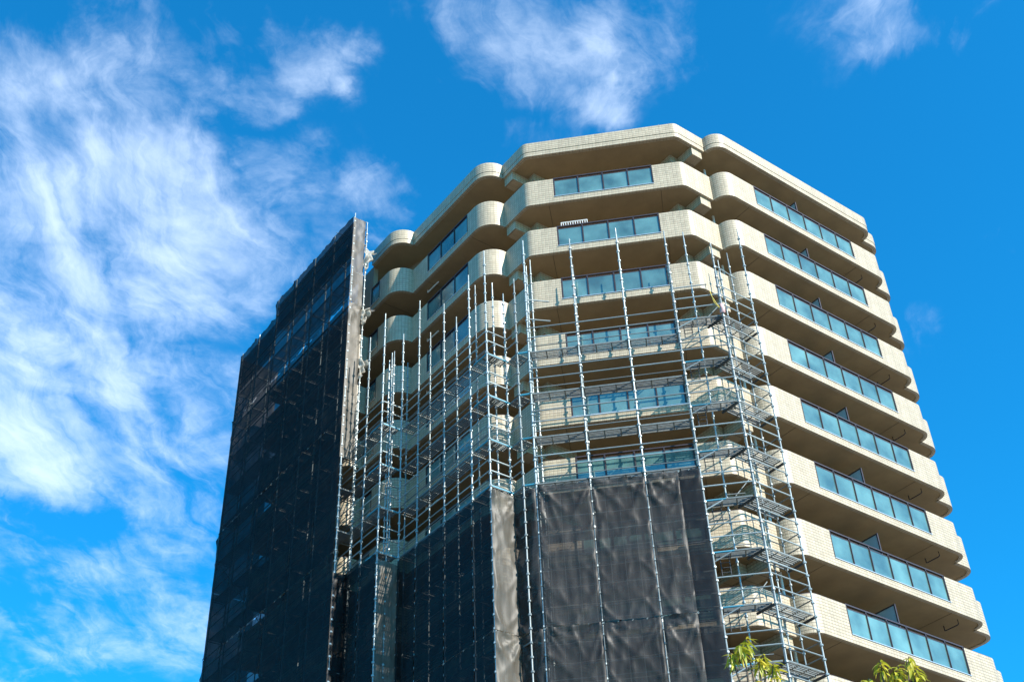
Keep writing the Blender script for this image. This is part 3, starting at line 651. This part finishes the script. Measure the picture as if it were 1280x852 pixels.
# ------------------------------------------------------------------ mesh sheets
def mesh_sheet(a, b, z0, z1, mat, label, group, seed, out=0.0, fold=1.0, name='mesh_sheet', ties=True, sagtop=.0):
    """a sheet hung between two plan points; folds run in from its laced edges"""
    A = Vector(a); B = Vector(b); d = B - A; w = d.length; d.normalize(); n = Vector((-d.y, d.x))        # n points to the open side
    h = z1 - z0; st_ = .055 if fold > 1.2 else .08; nu = max(8, int(w / st_)); nv = max(14, int(h / st_ / 1.4)); V, UV, F = [], [], []
    rs = random.Random(seed); ph = [rs.uniform(0, 6.28) for _ in range(8)]
    for j in range(nv + 1):
        for i in range(nu + 1):
            u = i / nu; v = j / nv; x = u * w; y = v * h
            e = min(u, 1 - u) * w
            y_top = h - y
            # sharp diagonal creases pulled from the lacing, strongest under the top corners and above the hem
            kL = math.exp(-x / .5); kR = math.exp(-(w - x) / .5)
            pull = .30 + 1.1 * math.exp(-y_top / 1.0) + .9 * math.exp(-y / .7)
            wb = 1.1 * noise.noise((x * .9 + seed, y * .55, 1.0))
            c1 = (1 - abs(math.sin((y + 1.35 * x) * 2.6 + ph[0] + wb))) ** 2.2; c2 = (1 - abs(math.sin((y + 1.25 * (w - x)) * 2.4 + ph[1] - wb))) ** 2.2
            off = .075 * pull * fold * (kL * c1 + kR * c2)
            for (cx, p_) in ((0, ph[2]), (w, ph[3])):
                rr = math.hypot(x - cx, y_top) + .05; an = math.atan2(abs(x - cx), y_top + .02)
                off += .075 * fold * (1 - abs(math.sin(an * 5.5 + p_))) ** 2 * min(1, rr / .5) * math.exp(-rr / 1.0)
            rdg = 1 - abs(noise.noise((x * 1.1 + seed * 3.1, y * .7 + .4 * x, seed))) * 2.2
            off += fold * (.05 * noise.noise((x * .55 + seed * 3.1, y * .35, seed)) + .028 * max(0, rdg) ** 3 + .012 * noise.noise((x * 4.1, y * 1.6, seed + 4.2)) + .003 * math.sin(x * 15 + 2 * noise.noise((x, y * .6, seed))))
            off = max(-.10, min(.14, off)) * min(1, e / .06 + .12)
            q = A + d * x + n * (off + out)
            zz = z0 + y - sagtop * math.sin(math.pi * u) * v - .03 * fold * abs(noise.noise((x * 3, seed, 0))) * (v > .98)
            V.append(v3(q.x, q.y, zz)); UV.append((x + seed * .37, y))
    for j in range(nv):
        for i in range(nu):
            o = j * (nu + 1) + i; F.append((o, o + 1, o + nu + 2, o + nu + 1))
    base = v3(*((A + B) / 2), z0); me = newmesh(name, [p - base for p in V], F, M[mat], UV, 180)
    o = obj(name, me, None, Matrix.Translation(base)); tag(o, label, 'mesh sheet', group)
    if ties:
        k = max(2, int(w / .46)); mb = MB()
        for i in range(k + 1):
            q = A + d * (w * i / k) + n * (out + .012); mb.tube([v3(*q, z1 - .03) - base, v3(*(q + d * .05), z1 + .015) - base], .016, 5)
        obj('lacing', mb.mesh('lacing', M['steel']), o)
    return o
bayname = ['beside the pale grey end strip', 'in the centre', 'beside the bare corner tower']
for r in range(4):
    z1 = SHT - SHH * r; z0 = max(.3, z1 - SHH + .03)
    if z1 < 1.2: continue
    for i, (a, b) in enumerate(zip(cs, cs[1:])):
        bb = b if i < 2 else 1.46
        rowt = ['top row', 'second row', 'third row', 'bottom row'][r]
        mesh_sheet((a + .022, D + .062), (bb - (.022 if i < 2 else 0), D + .062), z0, z1, 'mesh', 'charcoal mesh sheet on the middle bays %s, %s' % (bayname[i], rowt), 'mesh sheets on the middle bays', 3 + r * 7 + i, fold=1.7)
    mesh_sheet((1.44, D + .03), (2.20, D + .05), z0, z1 + .05, 'meshd', 'black sheet standing in for the corner tower shadow, %s' % rowt, 'tower shadow sheets', 60 + r, fold=.6)  # shadow beside the corner tower, built as a dark sheet
    # left of the middle face: short drape round the chamfer
    mesh_sheet(onl(3.42, -.24, D + .055), (-3.57, D + .06), z0, z1, 'mesh', 'creased charcoal mesh sheet turning from the middle face to the chamfer, %s' % rowt, 'corner drapes', 80 + r, fold=1.9)
    al = [.87, -.26, -2.07, -3.95, -5.24]
    for i, (b, a) in enumerate(zip(al, al[1:])):
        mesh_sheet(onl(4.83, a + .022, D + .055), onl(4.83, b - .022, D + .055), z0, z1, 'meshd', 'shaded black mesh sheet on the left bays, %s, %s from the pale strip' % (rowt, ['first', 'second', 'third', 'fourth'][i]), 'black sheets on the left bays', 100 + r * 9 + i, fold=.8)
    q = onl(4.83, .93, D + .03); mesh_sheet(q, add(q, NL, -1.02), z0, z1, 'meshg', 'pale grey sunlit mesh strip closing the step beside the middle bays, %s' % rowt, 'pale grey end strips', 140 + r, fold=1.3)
    al = [-4.35, -5.59, -7.55]
    for i, (b, a) in enumerate(zip(al, al[1:])):
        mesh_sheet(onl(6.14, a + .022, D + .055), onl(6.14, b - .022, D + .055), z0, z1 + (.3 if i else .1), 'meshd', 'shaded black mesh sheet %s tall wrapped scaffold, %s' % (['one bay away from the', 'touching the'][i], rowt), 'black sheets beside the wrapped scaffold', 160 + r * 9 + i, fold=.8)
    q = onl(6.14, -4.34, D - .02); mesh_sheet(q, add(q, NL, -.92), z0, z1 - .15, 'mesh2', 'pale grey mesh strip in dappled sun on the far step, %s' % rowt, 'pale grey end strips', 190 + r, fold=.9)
rown = ['top', 'second', 'third', 'fourth', 'fifth', 'sixth', 'seventh', 'eighth', 'ninth']
for j, (b, a) in enumerate(zip(wal, wal[1:])):
    top = (43.45 if j < 4 else 42.35) + ZC
    if j == 0: top -= .05
    edges = [top, 38.0 + ZC, 31.5 + ZC, 24.95 + ZC, 18.5 + ZC, 12.0 + ZC, 5.5 + ZC, .4]
    for r in range(len(edges) - 1):
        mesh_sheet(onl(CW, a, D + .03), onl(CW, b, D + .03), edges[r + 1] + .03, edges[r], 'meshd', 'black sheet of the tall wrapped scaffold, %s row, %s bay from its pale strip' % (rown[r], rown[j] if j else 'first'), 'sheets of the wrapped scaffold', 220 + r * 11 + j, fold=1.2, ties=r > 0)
    mesh_sheet(onl(CW, a, D - .12), onl(CW, b, D - .12), top - 2.2, top - .1, 'meshd', 'black mesh apron inside the wrapped scaffold top, %s bay from the pale strip' % (rown[j] if j else 'first'), 'top aprons', 400 + j, fold=.4, ties=False)
q = onl(CW, -6.03, D + .02)
zs = [43.35 + ZC, 37.95 + ZC, 29.45 + ZC]
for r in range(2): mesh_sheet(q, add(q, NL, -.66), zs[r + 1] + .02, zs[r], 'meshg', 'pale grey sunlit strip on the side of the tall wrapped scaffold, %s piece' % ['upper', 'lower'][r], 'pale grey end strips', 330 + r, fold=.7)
for r in range(2): mesh_sheet(q, add(q, NL, -.62), [13.0, .4][r], [25.7, 12.97][r], 'meshd', 'narrow black mesh strip low on the side of the wrapped scaffold, %s piece' % ['upper', 'lower'][r], 'narrow black end strips', 340 + r, fold=.6, ties=False)
qe = onl(CW, wal[-1] - .02, D)
for r in range(3): mesh_sheet(add(qe, NL, -2.2), qe, [30, 16, .4][r] + (.03 if r < 2 else 0), [42.3 + ZC, 30, 16][r], 'meshd', 'black mesh sheet closing the far end of the wrapped scaffold, %s piece' % ['upper', 'middle', 'lower'][r], 'far end sheets', 350 + r, fold=.6, ties=False)
# loose plastic flaps caught between the wrapped scaffold and the balconies
def flap(p0, w, h, seed, label):
    V, F, UV = [], [], []; n = 16
    for j in range(n + 1):
        for i in range(n + 1):
            u, v = i / n, j / n; tap = (1 - .8 * v) * (1 + .25 * math.sin(v * 17 + seed))
            off = .30 * noise.noise((u * 3.2 + seed, v * 3.6, seed)) + .08 * math.sin(u * 11 + v * 7 + seed)
            q = Vector(p0) + Vector(EL) * 0 + Vector((-NL[0], -NL[1])) * (u * w * tap) + Vector(EL) * (off + .08)
            V.append(v3(q.x, q.y, -h * v + .06 * math.sin(u * 5 + seed))); UV.append((u * w, v * h))
    for j in range(n):
        for i in range(n): o = j * (n + 1) + i; F.append((o, o + 1, o + n + 2, o + n + 1))
    return V, F, UV
for z, w, h, sd_, lab in ((41.6, .55, 1.5, 1, 'crumpled beige plastic sheet hanging under the roof edge beside the wrapped scaffold'), (37.9, .55, 1.1, 2, 'crumpled beige plastic flap beside the wrapped scaffold one storey below the roof'), (34.9, .55, 1.1, 3, 'crumpled beige plastic flap beside the wrapped scaffold at the bare pole tops')):
    V, F, UV = flap((0, 0), w, h, sd_, lab); q = add(onl(CW, -6.03, D), NL, -.62)
    o = obj('plastic_flap', newmesh('plastic_flap', V, F, M['flap'], UV, 180), None, Matrix.Translation(v3(*q, z + ZC))); tag(o, lab, 'plastic sheet')

# ------------------------------------------------------------------ small things on the scaffold and balconies
pk = thing('cloth_bundle', 'faded pink cloth bundle tied round the corner tower pole with yellow rope', 'cloth')
pk.location = v3(*P1, LT + .25); pk.scale = (.75, .75, .6)
rs = random.Random(5); mb = MB(); prof = [(-.36, .085), (-.28, .14), (-.12, .115), (0, .15), (.14, .12), (.3, .10), (.42, .075)]
V, F = [], []
for (z, r_) in prof:
    for k in range(12): a = k * math.pi / 6; rr = r_ * (1 + .18 * math.sin(a * 3 + z * 9) + rs.uniform(-.08, .08)); V.append((rr * math.cos(a), rr * math.sin(a), z))
for j in range(len(prof) - 1):
    for k in range(12): F.append((j * 12 + k, j * 12 + (k + 1) % 12, j * 12 + 12 + (k + 1) % 12, j * 12 + 12 + k))
obj('cloth', newmesh('cloth', V, F, M['pink'], None, 60), pk)
obj('rope', MB().tube([(-.10, -.05, .05), (-.25, -.08, .45), (-.42, -.10, 1.05), (-.46, -.10, 1.5)], .022, 6).tube([(-.10, -.06, .0), (-.34, -.08, .5), (-.46, -.1, 1.3)], .016, 6).mesh('rope', M['rope'], 40), pk)
rk = thing('drying_rack', 'small white slatted rack on the second balcony rail from the roof, middle face', 'rack')
rk.location = v3(-2.0, -.10, Z0 - H + PT + .056)
mb = MB().aabb(0, 1.15, -.02, .02, 0, .03).aabb(0, 1.15, -.02, .02, .22, .25).aabb(0, .03, -.02, .02, .03, .22).aabb(1.12, 1.15, -.02, .02, .03, .22); obj('rack_frame', mb.mesh('rack_frame', M['white']), rk)
for i in range(10): obj('slat', MB().aabb(.09 + i * .104, .12 + i * .104, -.012, .012, .03, .22).mesh('slat', M['white']), rk)

# ------------------------------------------------------------------ tree, its top shoots reach into the frame
tree = thing('street_tree', 'street tree with drooping yellow green leaves in front of the tower', 'tree')
C0 = Vector((.613, -39.162, CAMH)); TB = C0 + Vector((1.55, 13.9, -CAMH)); tree.location = TB
def rel(x, y, z): return C0 + Vector((x, y, z)) - TB
tips = [rel(.63, 13.99, 6.30), rel(.83, 13.98, 6.46), rel(.93, 13.97, 6.20), rel(1.09, 13.96, 6.12), rel(.66, 13.99, 5.92), rel(.74, 13.9, 6.36), rel(1.0, 14.05, 6.28), rel(.85, 14.0, 5.95), rel(1.02, 13.9, 5.9), rel(2.00, 13.85, 5.76), rel(2.10, 13.9, 5.80), rel(2.25, 13.81, 5.95), rel(2.36, 13.75, 5.80), rel(2.45, 13.9, 5.92), rel(2.56, 13.77, 5.95), rel(2.62, 13.80, 5.82), rel(2.48, 13.78, 5.70), rel(2.2, 13.95, 5.7)]
lm_v = []; lm_f = []
for k in range(7):                                        # one leaf: midrib folded, arching down, pointed
    x = k / 6; w = .021 * math.sin(math.pi * min(1, x * .92 + .06)) ** .8; z = -.075 * x * x * 1.3
    lm_v += [(x * .17, -w, z + .006 * 0 + w * .35), (x * .17, 0, z), (x * .17, w, z + w * .35)]
for k in range(6):
    o_ = k * 3; lm_f += [(o_, o_ + 3, o_ + 4, o_ + 1), (o_ + 1, o_ + 4, o_ + 5, o_ + 2)]
leaf_me = newmesh('leaf', lm_v, lm_f, M['leaf'], None, 60)
rs = random.Random(11)
tm = MB(); trunk_top = Vector((0.05, .05, 3.4))
tm.tube([(0, 0, 0), (.03, 0, .25), (.02, .03, 1.4), (.06, .02, 2.5), trunk_top], [.20, .155, .125, .105, .085], 10)
obj('trunk', tm.mesh('trunk', M['bark'], 60), tree)
limb = MB(); shoots = []
def limb_to(a, b, r0, r1, bend=.25):
    a = Vector(a); b = Vector(b); pts = []
    for k in range(6):
        t = k / 5; q = a.lerp(b, t) + Vector((0, 0, -bend * math.sin(math.pi * t))) + Vector((rs.uniform(-.03, .03), rs.uniform(-.03, .03), 0)) * math.sin(math.pi * t); pts.append(q)
    limb.tube(pts, [r0 + (r1 - r0) * k / 5 for k in range(6)], 6); return pts
gA = rel(.85, 13.95, 5.1); gB = rel(2.25, 13.82, 4.9)
for g, grp in ((gA, tips[:9]), (gB, tips[9:])):
    limb_to(trunk_top - Vector((0, 0, .1)), g, .07, .032, .1)
    for t in grp: limb_to(g, t, .022, .008, .06); shoots.append((t, True))
for i in range(70):
    a = rs.uniform(0, 6.283); r_ = rs.uniform(.5, 1.9); z = 3.3 + rs.uniform(0, 1) * 2.6 * (1 - (r_ / 2.4) ** 2)
    t = Vector((math.cos(a) * r_, math.sin(a) * r_, z)); m0 = trunk_top.lerp(Vector((t.x * .45, t.y * .45, 3.6 + rs.random() * .8)), .8)
    if i % 2 == 0: limb_to(trunk_top - Vector((0, 0, rs.uniform(0, .8))), m0, .05, .025, .05)
    limb_to(m0, t, .022, .007, .05); shoots.append((t, False))
obj('limbs', limb.mesh('limbs', M['bark'], 60), tree)
lv_, lf_ = [], []
for (t, near) in shoots:
    n = 20 if near else 16
    for i in range(n):
        a = i * 2.4 + rs.uniform(-.3, .3); tilt = rs.uniform(-.35, .95); sc = rs.uniform(.55, .95)
        m = Matrix.Translation(t - Vector((0, 0, .15 * (i / n)))) @ Matrix.Rotation(a, 4, 'Z') @ Matrix.Rotation(tilt, 4, 'Y') @ Matrix.Rotation(rs.uniform(-.5, .5), 4, 'X') @ Matrix.Scale(sc, 4)
        if near:
            c = obj('leaf', leaf_me, tree); c.matrix_local = m
        else:
            b = len(lv_); lv_ += [m @ Vector(v) for v in lm_v]; lf_ += [tuple(b + k for k in f) for f in lm_f]
cr = obj('crown', newmesh('crown', lv_, lf_, M['leaf'], None, 60), tree); cr['kind'] = 'stuff'
